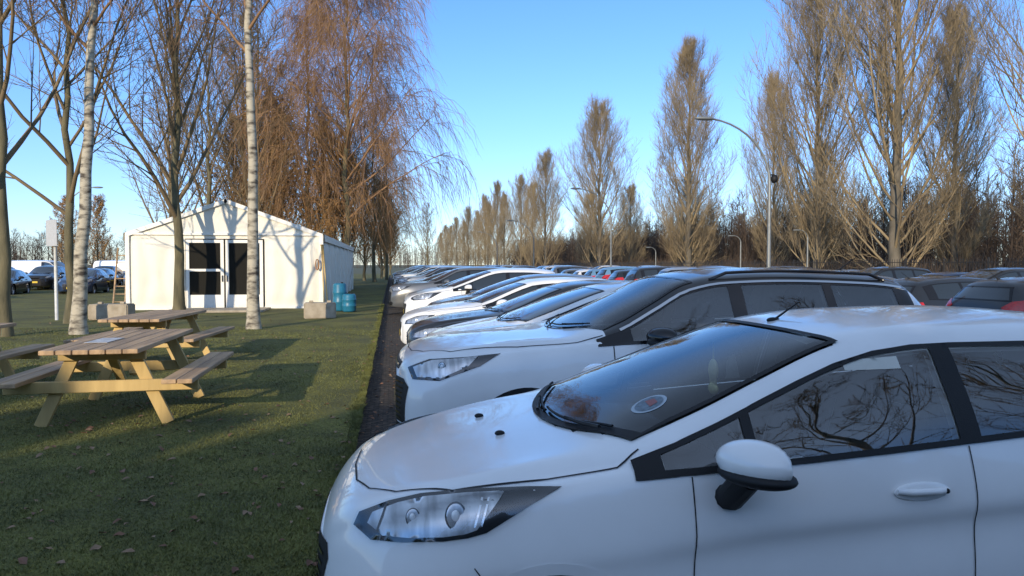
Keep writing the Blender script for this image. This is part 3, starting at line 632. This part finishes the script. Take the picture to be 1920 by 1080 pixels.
for a,b,two in((DL+.04,-5.93,True),(-5.87,DR-.04,False)):
    d=obj('door',None,T); 
    mb=MB(); z0,z1=.14,2.58; w=.11; bh=.48
    for xx in(a+w/2,b-w/2): mb.box((xx,y0-.06,(z0+z1)/2),(w,.08,z1-z0))
    mb.box(((a+b)/2,y0-.06,z1-w/2),(b-a-2*w,.078,w)); mb.box(((a+b)/2,y0-.06,z0+bh/2),(b-a-2*w,.078,bh))
    if two: mb.box(((a+b)/2,y0-.065,1.5),(b-a-2*w,.06,.09))
    obj('door_frame',mb.mesh('door_frame',[tfr],False),d)
    mb=MB(); mb.box(((a+b)/2,y0-.045,(z0+z1)/2),(b-a-2*w,.02,z1-z0-.1)); obj('door_glass',mb.mesh('door_glass',[tglass],False),d)
    mb=MB(); mb.box((b-.05 if two else a+.05,y0-.13,1.2),(.03,.03,.22)); obj('door_handle',mb.mesh('door_handle',[M['plastic']],False),d)
conc=mat('concrete',(.44,.38,.29),.9,col2=(.31,.26,.19),vscale=5,bump=.5,bscale=30)
def block(x,y,sx,sz,rz,label):
    mb=MB(); mb.box((0,0,sz/2),(sx,.6,sz),bev=.03,seg=2); mb.box((-sx*.28,0,sz+.03),(.12,.12,.06),bev=.01); mb.box((sx*.28,0,sz+.03),(.12,.12,.06),bev=.01)
    t=thing('ballast_block',label,'concrete block',(x,y,.10),rz,'concrete ballast blocks'); obj('block_body',mb.mesh('block_body',[conc],False),t)
block(-2.12,22.6,.92,.47,R(4),'concrete ballast block on the grass beside the tent corner'); block(-8.1,23.2,1.1,.45,R(-3),'low concrete ballast block on the grass before the tent')
mb=MB(); mb.box((-5.9,26.7,.13),(3.2,1.7,.08),bev=.01); o=obj('paving_slab',mb.mesh('paving_slab',[conc],False)); o['label']='flat concrete paving slab before the tent doors'; o['category']='paving slab'
blue=mat('blue_plastic',(.02,.17,.28),.4,var=.2)
for x,y,h in((-1.80,26.2,.95),(-1.45,25.7,.6)):
    t=thing('water_barrel','blue plastic barrel standing beside the tent corner','barrel',(x,y,.10),0,'blue barrels',scale=(.8,.8,1)); mb=MB(); mb.lathe([(.01,0),(.26,0),(.29,.05),(.29,h*.3),(.31,h*.33),(.29,h*.36),(.29,h*.64),(.31,h*.67),(.29,h*.7),(.28,h-.05),(.24,h),(.01,h)],(0,0,0),'z'); obj('barrel_body',mb.mesh('barrel_body',[blue]),t)
    mb=MB(); mb.lathe([(.01,h+.04),(.05,h+.04),(.05,h)],(.1,0,0),'z',n=12); obj('cap',mb.mesh('cap',[M['plastic']]),t)
t=thing('rope_coil','orange rope coil hanging on the tent corner','rope',(-2.68,27.6,1.7)); mb=MB()
for k in range(3): mb.tube([(.06*math.cos(a)*(1-.06*k),-.03*k,.19*math.sin(a)) for a in np.linspace(0,6.283,18)],.018,6,cap=False)
obj('coil',mb.mesh('coil',[mat('orange_rope',(.45,.2,.07),.7)]),t)
for x,tl in((-2.4,.12),(-2.28,.2)):
    t=thing('wooden_pole','long wooden pole leaning against the tent corner','pole',(x,27.2,.1),0,'leaning poles'); mb=MB(); mb.tube([(0,0,0),(-tl,.4,2.3)],.025,8); mb.box((-tl,.4,2.3),(.09,.05,.05)); obj('pole_shaft',mb.mesh('pole_shaft',[wood_l]),t)
t=thing('step_ladder','wooden ladder leaning against the tent','ladder',(-9.55,28.0,.1)); mb=MB()
for s in(-.2,.2): mb.tube([(s,0,0),(s*.8,.5,2.2)],.03,6)
for k in range(1,8): mb.tube([(-.2,.5*k/8,2.2*k/8),(.2,.5*k/8,2.2*k/8)],.02,6)
obj('rail_and_rungs',mb.mesh('rail_and_rungs',[wood_t]),t)
galv=mat('galvanised_steel',(.26,.27,.26),.5,.4,var=.2,vscale=10); whp=mat('post_paint_white',(.7,.7,.66),.5,var=.2)
t=thing('sign_post','white post with a small white sign seen at an angle','sign',(-9.55,23.1,.1)); mb=MB(); mb.tube([(0,0,0),(0,0,2.85)],.045,10); obj('post',mb.mesh('post',[whp]),t)
mb=MB(); mb.box((-.07,-.06,2.5),(.6,.02,.75),rot=(0,0,R(-42)),bev=.004); obj('sign_panel',mb.mesh('sign_panel',[mat('sign_back',(.5,.5,.5),.4,var=.1)],False),t)
def lamp(x,y,H=7.0,reach=2.6,rz=0,s=1):
    t=thing('street_lamp','tall grey street lamp with a curved arm between parked cars','street lamp',(x,y,0),rz,'street lamps'); mb=MB()
    a_=min(2.3,reach*.9); z0=H-a_; pts=[(0,0,0),(0,0,1),(0,0,z0*.6),(0,0,z0)]+[(-reach*(1-math.cos(a)),0,z0+a_*math.sin(a)) for a in np.linspace(.15,1.45,10)]
    mb.tube(pts,[.095*s,.08*s,.07*s,.06*s]+[(.05-.002*k)*s for k in range(10)],10); mb.box((0,0,.5),(.1*s,.2*s,.5),bev=.01); obj('pole',mb.mesh('pole',[galv]),t)
    mb=MB(); e=Vector(pts[-1]); mb.sphere(e+Vector((-.28*s,0,.0)),(.38*s,.13*s,.07*s)); obj('lamp_head',mb.mesh('lamp_head',[galv]),t)
    return t
l=lamp(13.75,25.5); mb=MB(); mb.sphere((.16,-.05,4.85),(.13,.13,.16)); mb.tube([(0,0,5.0),(.16,-.05,5.0)],.03,6); obj('camera_dome',mb.mesh('camera_dome',[M['plastic']]),l)
lamp(15.2,50.3); lamp(15.0,78,6.4); lamp(15.0,106,6.4); lamp(22.8,46,3.6,.5,0,.7); lamp(22.8,62,3.2,.5,0,.7); lamp(22.8,38,3.6,.5,0,.7); lamp(-24,60,7.5,2.2,math.pi)
mb=MB(); fx=24.3
for y in np.arange(12,110,2.5): mb.box((fx,y,1.0),(.06,.06,2.0))
for z in(.35,1.8): mb.box((fx,61,z),(.03,98,.035))
for y in np.arange(12,110,.17): mb.box((fx-.03,y,1.0),(.015,.025,1.9))
F_=thing('metal_fence','dark metal bar fence along the edge of the car park','fence'); obj('fence_bars',mb.mesh('fence_bars',[mat('fence_dark',(.035,.032,.03),.6)],False),F_)
# ------------------------------------------------------------------ trees
class TB:
    def __init__(s): s.v=[];s.f=[];s.tri=[]
    def tube(s,pts,rads,n):
        o=len(s.v); m=len(pts)
        for i,p in enumerate(pts):
            d=pts[min(i+1,m-1)]-pts[max(i-1,0)]
            if abs(d.z)>abs(d.x)+abs(d.y): a=d.cross(Vector((1,0,0)))
            else: a=d.cross(Vector((0,0,1)))
            a.normalize(); b=d.cross(a); b.normalize(); r=rads[i]
            for k in range(n):
                t=6.28318*k/n; s.v.append((p+a*(math.cos(t)*r)+b*(math.sin(t)*r))[:])
        for i in range(m-1):
            for k in range(n):
                s.f.append((o+i*n+k,o+i*n+(k+1)%n,o+(i+1)*n+(k+1)%n,o+(i+1)*n+k))
    def mesh(s,name,mats):
        me=bpy.data.meshes.new(name); V=s.v; F=s.f; nm=len(F)
        if s.tri:
            o=len(V)
            V=V+[p for t in s.tri for p in t[0]]; k=o; mi=[0]*nm; F=list(F)
            for t in s.tri:
                c=len(t[0]); F.append(tuple(range(k,k+c))); k+=c; mi.append(t[1])
        else: mi=[0]*nm
        me.from_pydata(V,[],F)
        for m in mats: me.materials.append(m)
        me.polygons.foreach_set('material_index',mi); me.polygons.foreach_set('use_smooth',[i<nm for i in range(len(F))]); me.update(); return me
def rv(rn): 
    return Vector((rn.gauss(0,1),rn.gauss(0,1),rn.gauss(0,1))).normalized()
def defl(d,ang,rn):
    a=d.cross(rv(rn)); 
    if a.length<1e-3: a=d.cross(Vector((1,.1,0)))
    a.normalize(); return (d*math.cos(ang)+a*math.sin(ang)).normalized()
def grow(p,d,L,seg,trop,wob,rn):
    pts=[p.copy()]; s=L/seg
    for i in range(seg):
        d=(d+Vector((0,0,trop/seg))+rv(rn)*wob).normalized(); p=p+d*s; pts.append(p.copy())
    return pts
def at(pts,t):
    x=t*(len(pts)-1); i=min(int(x),len(pts)-2); return pts[i].lerp(pts[i+1],x-i),(pts[i+1]-pts[i]).normalized()
def make_tree(seed,H,r0,t0,N1,N2,N3,N4,ang1,len1,trop1,trop3,l2=.42,l3=.4,lean=(0,0),wob=.03,leaves=0,tw=.010,l4=.35,trunk_n=12,ang2=.65,zmin2=.15,limb=.5,lsz=.06,tj=.05):
    rn=random.Random(seed); T_=TB(); C_=TB(); segs=16
    pts=[Vector((lean[0]*(i/segs)*H+rn.gauss(0,tj)*min(i,3)*.5,lean[1]*(i/segs)*H+rn.gauss(0,tj)*min(i,3)*.5,H*i/segs)) for i in range(segs+1)]; pts[0]=Vector((0,0,-.05))
    rad=[r0*(1-.93*(i/segs)**.85) for i in range(segs+1)]; rad[0]=r0*1.35
    pts.insert(1,Vector((0,0,.25))); rad.insert(1,r0*1.08)
    T_.tube(pts,rad,trunk_n)
    ga=rn.random()*6.28
    for i in range(N1):
        f=(i+rn.random()*.7)/N1; t=t0+(1-t0)*f*.97; p,d=at(pts,t); ga+=2.4+rn.gauss(0,.3); an=ang1(f)+rn.gauss(0,.08)
        dd=Vector((math.cos(ga)*math.sin(an),math.sin(ga)*math.sin(an),math.cos(an))); L1=len1(f)*rn.uniform(.75,1.15); r1=min(r0*limb,max(.02,r0*(1-.93*t**.85)*limb, L1*.009))
        q=grow(p,dd,L1,8,trop1,.07+wob,rn); C_.tube(q,[r1*(1-.85*k/8) for k in range(9)],6)
        for j in range(N2):
            t2=zmin2+(1-zmin2)*(j+rn.random())/N2; p2,d2=at(q,min(t2,.98)); L2=L1*l2*(1.15-.6*t2)*rn.uniform(.6,1.2); r2=max(tw*1.3,r1*.42*(1-.6*t2))
            q2=grow(p2,defl(d2,ang2+rn.gauss(0,.12),rn),L2,5,trop1*.8,.10+wob,rn); C_.tube(q2,[r2*(1-.75*k/5) for k in range(6)],4)
            for k in range(N3):
                t3=.12+.88*(k+rn.random())/N3; p3,d3=at(q2,min(t3,.98)); L3=(L2*l3+.25)*rn.uniform(.5,1.3)
                q3=grow(p3,defl(d3,.6+rn.gauss(0,.15),rn),L3,3,trop3,.12,rn); C_.tube(q3,[tw,tw*.85,tw*.7,tw*.4],3)
                for m in range(N4):
                    p4,d4=at(q3,rn.uniform(.15,.98)); d4=defl(d4,.55,rn); d4.z+=trop3*.35; L4=l4*rn.uniform(.5,1.4); e=p4+d4*L4; w=rv(rn)*tw*.8
                    C_.tri.append(((( p4-w)[:],(p4+w)[:],e[:]),0))
                if leaves and rn.random()<leaves:
                    for m in range(5):
                        c=at(q3,rn.random())[0]+rv(rn)*.15; u=rv(rn)*lsz; w=rv(rn)*lsz*.9
                        C_.tri.append((((c-u)[:],(c+w)[:],(c+u)[:],(c-w)[:]),1))
    return T_,C_
bark_pop=mat('poplar_bark',(.17,.145,.11),.9,col2=(.09,.08,.06),vscale=4,stretch=(1,1,.3),bump=.6,bscale=12)
twig_pop=mat('poplar_twigs',(.36,.275,.155),.85,col2=(.19,.145,.09),vscale=.35)
bark_br=mat('brown_bark',(.17,.145,.08),.9,col2=(.09,.08,.045),vscale=5,stretch=(1,1,.3),bump=.6,bscale=14)
twig_br=mat('brown_twigs',(.22,.155,.08),.85,col2=(.14,.10,.055),vscale=.8); twig_red=mat('birch_twigs',(.33,.19,.09),.85,col2=(.21,.12,.065),vscale=.8); twig_or=mat('birch_twigs_orange',(.40,.23,.09),.85,col2=(.27,.15,.06),vscale=.8)
leafb=mat('dry_leaf',(.46,.24,.065),.8,col2=(.30,.15,.045),vscale=1)
bb=mat('birch_bark',(.46,.41,.31),.8,col2=(.07,.055,.04),vscale=4,stretch=(1,1,2.4),contrast=(.34,.56),bump=.4,bscale=10,detail=10)
POP='row of bare poplars along the fence'
pv=[]
for sd,wd_ in((11,1.0),(12,.9),(13,1.1)):
    T_,C_=make_tree(sd,20,.30,.05,70,9,8,5,lambda f:.84-.44*f,lambda f,w=wd_:(8.4*(1-f)**.7*(.40+.60*min(1,f*4))+1.4)*w,.85,.6,l2=.42,l3=.44,tw=.0105,ang2=.46,l4=.65,limb=.26,wob=.04)
    pv.append((T_.mesh('trunk',[bark_pop]),C_.mesh('crown',[twig_pop])))
def place(name,var,x,y,s,rz,label,cat='tree',group=None,z=.05,sxy=1):
    t=thing(name,label,cat,(x,y,z),rz,group,(s*sxy,s*sxy,s)); obj('trunk',var[0],t); obj('crown',var[1],t); return t
pops=[(25.5,34.4,1.12,.98),(33,39.2,.80,.92),(26,42.3,.98,.85),(33,60.5,.86,.8),(26,62.5,1.02,1.05),(26,91,1.04,1.05),(24.8,119,.95,.95),(26,137,.80,.9),(26,149,.92,.9),(25,165,.82,.85),(25,177,1.02,.85),(25,194,.85,.85),(26,208,1.0,.85),(26,226,.85,.85),(25,246,.97,.85),(26,268,.82,.9),(25,290,.95,.9),(25,318,.85,.9),(25,350,.95,.9),(25,385,.85,1),(26.5,24.5,1.0,.8),(33,100,.6,1.1),(31,50,.5,1.0),(30,72,.5,1.2),(30,110,.6,1.2)]
for i,(x,y,s,sx) in enumerate(pops): place('poplar_tree',pv[i%3],x,y,s,i*1.7,'tall bare poplar with upswept twigs beside the fence',group=POP,sxy=sx)
def decid(sd,H,**k):
    a=dict(r0=.20,t0=.22,N1=20,N2=9,N3=7,N4=3,ang1=lambda f:.75-.35*f,len1=lambda f:(H*.42)*(1-f*.75)+.6,trop1=.55,trop3=.2,wob=.04,tw=.009)
    a.update(k); lf=a.get('leaves',0)
    T_,C_=make_tree(sd,H,a['r0'],a['t0'],a['N1'],a['N2'],a['N3'],a['N4'],a['ang1'],a['len1'],a['trop1'],a['trop3'],lean=a.get('lean',(0,0)),wob=a['wob'],leaves=lf,tw=a['tw'],l4=a.get('l4',.35),l3=a.get('l3',.4),l2=a.get('l2',.42),lsz=a.get('lsz',.06),limb=a.get('limb',.5),tj=a.get('tj',.05))
    return (T_.mesh('trunk',[a.get('bark',bark_br)]),C_.mesh('crown',[a.get('twig',twig_br),leafb]))
LT='trees around the tent'
SB='slim bare tree with greenish brown bark on the lawn'
place('bare_tree',decid(21,14,r0=.135,t0=.26,N1=18,lean=(-.0,.0),tj=.03),-8.5,18.0,1,0,SB,group=LT,z=.1)
place('bare_tree',decid(22,14,r0=.14,t0=.24,N1=22,lean=(-.0,.0)),-8.75,22.0,1,1,SB,group=LT,z=.1)
place('bare_tree',decid(23,15,r0=.18,t0=.20,N1=24,lean=(.01,0),ang1=lambda f:.55-.25*f,limb=.62,len1=lambda f:7.0*(1-f*.7)+.6),-7.1,26.4,1,2,'bare tree with forked upright limbs before the tent',group=LT,z=.1)
wp=dict(ang1=lambda f:.9-.35*f,trop1=.1,trop3=-1.6,bark=bb,twig=twig_red,l3=.9,l4=.6,tw=.008,tj=.018)
b1=decid(31,17,r0=.155,t0=.42,N1=20,len1=lambda f:3.6*(1-f*.6)+.4,**wp); place('birch_tree',b1,-3.42,19.2,1,0,'white barked birch with dark marks standing on the lawn',group=LT,z=.1)
b2=decid(32,15,r0=.165,t0=.45,N1=16,len1=lambda f:2.6*(1-f*.6)+.4,lean=(.045,.03),**wp); place('birch_tree',b2,-7.15,18.4,1,0,'leaning white barked birch standing on the lawn',group=LT,z=.1)
wpb=dict(ang1=lambda f:.85-.4*f,trop1=.0,trop3=-2.2,l3=1.2,l4=1.0,tw=.012)
b3=decid(33,22,r0=.22,t0=.22,N1=44,N2=9,N3=9,N4=5,len1=lambda f:8.0*(1-f*.70)+.8,twig=twig_red,**wpb); place('birch_tree',b3,-2.9,50.5,1.1,0,'large weeping birch with reddish hanging twigs behind the tent',group=LT,z=.1)
b4=decid(34,17,r0=.2,t0=.2,N1=28,N2=8,N3=7,N4=4,len1=lambda f:5*(1-f*.7)+.6,twig=twig_or,**wpb)
WB='weeping birch with orange brown hanging twigs behind the tent'
place('birch_tree',b4,-5.6,52.0,1.1,2,WB,group=LT,z=.1); place('birch_tree',b4,-1.6,68,.95,4,WB,group=LT,z=.1); place('birch_tree',b4,-.6,78,.85,1,WB,group=LT,z=.1)
d1=decid(41,15,r0=.22,t0=.12,N1=28,N2=9,N3=8,N4=2,leaves=.65,tw=.014,lsz=.09); d2=decid(42,17,r0=.24,t0=.18,N1=26,N2=9,N3=7,N4=3,tw=.014); d3=decid(43,15,r0=.2,t0=.2,N1=16,N2=7,N3=6,N4=2,tw=.012)
for i,(x,y,s,v,l) in enumerate([(-8.0,53.5,.85,0,1),(-5.0,60,.82,0,1),(-2.7,74,.7,0,1),(-1.2,86,.68,0,1),(-3.3,52,.62,0,1),(-4.6,50.5,.5,0,1),(-12,52,1,1,0),(-10.5,56,1.1,1,0),(-15.0,54,.95,1,0),(-3.8,64,.9,1,0),(-8.6,50.5,1.05,1,0),(-1.0,100,.75,0,1),(-.3,115,.65,0,1),(-31,85,.55,0,1),(-38,95,.6,0,1),(5.6,120,.62,1,0),(-10,70,.95,0,1),(-30,110,.55,0,1),(-12,60,.8,0,1)]):
    place('autumn_tree' if l else 'bare_tree',(d1,d2)[v],x,y,s,i*1.3,'tree keeping dry brown leaves, behind the tent' if l else 'bare spreading tree standing on grass',group=LT,z=.1)
for i,(x,y,s) in enumerate([(8,-6.5,.95),(14,-5,1.0),(-6,-12,.8)]): place('bare_tree',d3,x,y,s,i*2.1,'bare spreading tree standing on grass',group='trees by the road',z=0)
def wood(name,pts,seed,hmin,hmax,col,kk=36,mm=4):
    rn=random.Random(seed); C_=TB()
    for (x,y) in pts:
        h=rn.uniform(hmin,hmax); p=Vector((x,y,0)); d=Vector((rn.gauss(0,.03),rn.gauss(0,.03),1)); q=grow(p,d,h,3,.1,.03,rn); C_.tube(q,[.09,.07,.045,.015],3)
        for k in range(kk):
            t=rn.uniform(.08,.99); a,dd=at(q,t); e=defl(dd,.55,rn); L4=rn.uniform(.8,2.4)*(1.15-t*.6); w=rv(rn)*.028; C_.tri.append((((a-w)[:],(a+w)[:],(a+e*L4)[:]),0))
            for m in range(mm):
                a2=a+e*L4*rn.uniform(.3,.95); e2=defl(e,.6,rn)*rn.uniform(.4,1.2); w=rv(rn)*.028; C_.tri.append((((a2-w)[:],(a2+w)[:],(a2+e2)[:]),0))
    obj(name,C_.mesh(name,[col]),kind='stuff')
rn=random.Random(3)
wm=mat('distant_wood',(.095,.066,.046),.9,col2=(.055,.040,.031),vscale=.3)
wood('distant_wood',[(rn.uniform(42,80),rn.uniform(8,260)) for _ in range(1900)]+[(rn.uniform(38,48),rn.uniform(15,260)) for _ in range(500)],5,6.0,10.0,wm)
wood('distant_treeline',[(rn.uniform(-160,-25),rn.uniform(110,150)) for _ in range(400)],6,4,7,wm)
wood('distant_treeline',[(rn.uniform(-60,70),rn.uniform(380,440)) for _ in range(450)],8,7,13,wm)
C_=TB()
for i in range(30000):
    y=rn.uniform(12,160); x=rn.uniform(26,42); p=Vector((x,y,rn.uniform(0,.8))); e=Vector((rn.gauss(0,.4),rn.gauss(0,.4),1)).normalized()*rn.uniform(.5,2.4); w=rv(rn)*.045; C_.tri.append((((p-w)[:],(p+w)[:],(p+e)[:]),0))
C_.v=[(30,30,-1),(30,30.01,-1),(30.01,30,-1)]; C_.f=[(0,1,2)]
obj('undergrowth',C_.mesh('undergrowth',[wm]),kind='stuff')
cm=mat('conifer_green',(.02,.035,.015),.9,col2=(.012,.02,.01),vscale=2)
TC=TB(); TC.tube([Vector((0,0,0)),Vector((0,0,4)),Vector((0,0,8.2))],[.2,.15,.03],8)
CC=TB(); rn=random.Random(9)
pts=[Vector((0,0,h)) for h in np.linspace(.3,8.4,14)]; CC.tube(pts,[(2.3*(1-(k/13)**2.2)+.1)*rn.uniform(.9,1.1) for k in range(14)],12)
for i in range(5000):
    h=rn.uniform(.3,8.6); r=2.3*(1-min(1,(h-.3)/8.3)**2.2)+.25; a=rn.random()*6.28; p=Vector((math.cos(a)*r*rn.uniform(.8,1.12),math.sin(a)*r*rn.uniform(.8,1.12),h)); u=rv(rn)*.18; w=rv(rn)*.14; CC.tri.append((((p-u)[:],(p+w)[:],(p+u)[:],(p-w)[:]),0))
cv=(TC.mesh('trunk',[bark_br]),CC.mesh('crown',[cm]))
for i in range(28): place('shade_caster_conifer',cv,-40+i*2.1,-16.3+rn.uniform(-.8,.8),rn.uniform(.90,1.12),i*1.1,'unseen dark green conifer added to shade the foreground',group='unseen conifers added for shade',z=0)  # unseen row added behind the camera to cast shade over the foreground
# ------------------------------------------------------------------ light
EL=R(15.5); AZ=R(208)
w=bpy.data.worlds.new('World'); S.world=w; w.use_nodes=True; nt=w.node_tree; sk=nt.nodes.new('ShaderNodeTexSky'); sk.sky_type='NISHITA'; sk.sun_disc=False; sk.sun_elevation=R(26); sk.sun_rotation=AZ; sk.air_density=.9; sk.dust_density=.1; sk.ozone_density=1.2
tcw=nt.nodes.new('ShaderNodeTexCoord'); sx=nt.nodes.new('ShaderNodeSeparateXYZ'); nt.links.new(tcw.outputs['Generated'],sx.inputs[0])
rp=nt.nodes.new('ShaderNodeValToRGB'); nt.links.new(sx.outputs['Z'],rp.inputs[0]); cr=rp.color_ramp
cr.elements[0].position=0; cr.elements[0].color=(.36,.43,.58,1); cr.elements[1].position=1; cr.elements[1].color=(1.5,1.2,.95,1)
for p_,c_ in((.08,(.36,.46,.65,1)),(.2,(.36,.52,.75,1)),(.36,(.34,.54,.78,1)),(.55,(1.1,1.0,.92,1))):
    e=cr.elements.new(p_); e.color=c_
mxw=nt.nodes.new('ShaderNodeMix'); mxw.data_type='RGBA'; mxw.blend_type='MULTIPLY'; mxw.inputs[0].default_value=1; nt.links.new(sk.outputs[0],mxw.inputs[6]); nt.links.new(rp.outputs[0],mxw.inputs[7])
nt.links.new(mxw.outputs[2],nt.nodes['Background'].inputs[0]); nt.nodes['Background'].inputs[1].default_value=.32
sd=bpy.data.lights.new('sun','SUN'); sd.energy=4.4; sd.angle=R(.5); sd.color=(1,.85,.63); so=bpy.data.objects.new('sun',sd); COL.objects.link(so)
dirv=Vector((math.sin(AZ)*math.cos(EL),math.cos(AZ)*math.cos(EL),math.sin(EL))); so.rotation_euler=dirv.to_track_quat('Z','Y').to_euler()
S.view_settings.view_transform='Standard'; S.view_settings.look='None'; S.view_settings.exposure=0
cd=bpy.data.cameras.new('camera'); cam=bpy.data.objects.new('camera',cd); COL.objects.link(cam); cam.location=(0,0,1.7); cam.rotation_euler=(R(90-1.82),0,R(-9.2)); cd.lens=26; cd.sensor_width=36; cd.clip_end=4000; cd.clip_start=.05
S.camera=cam
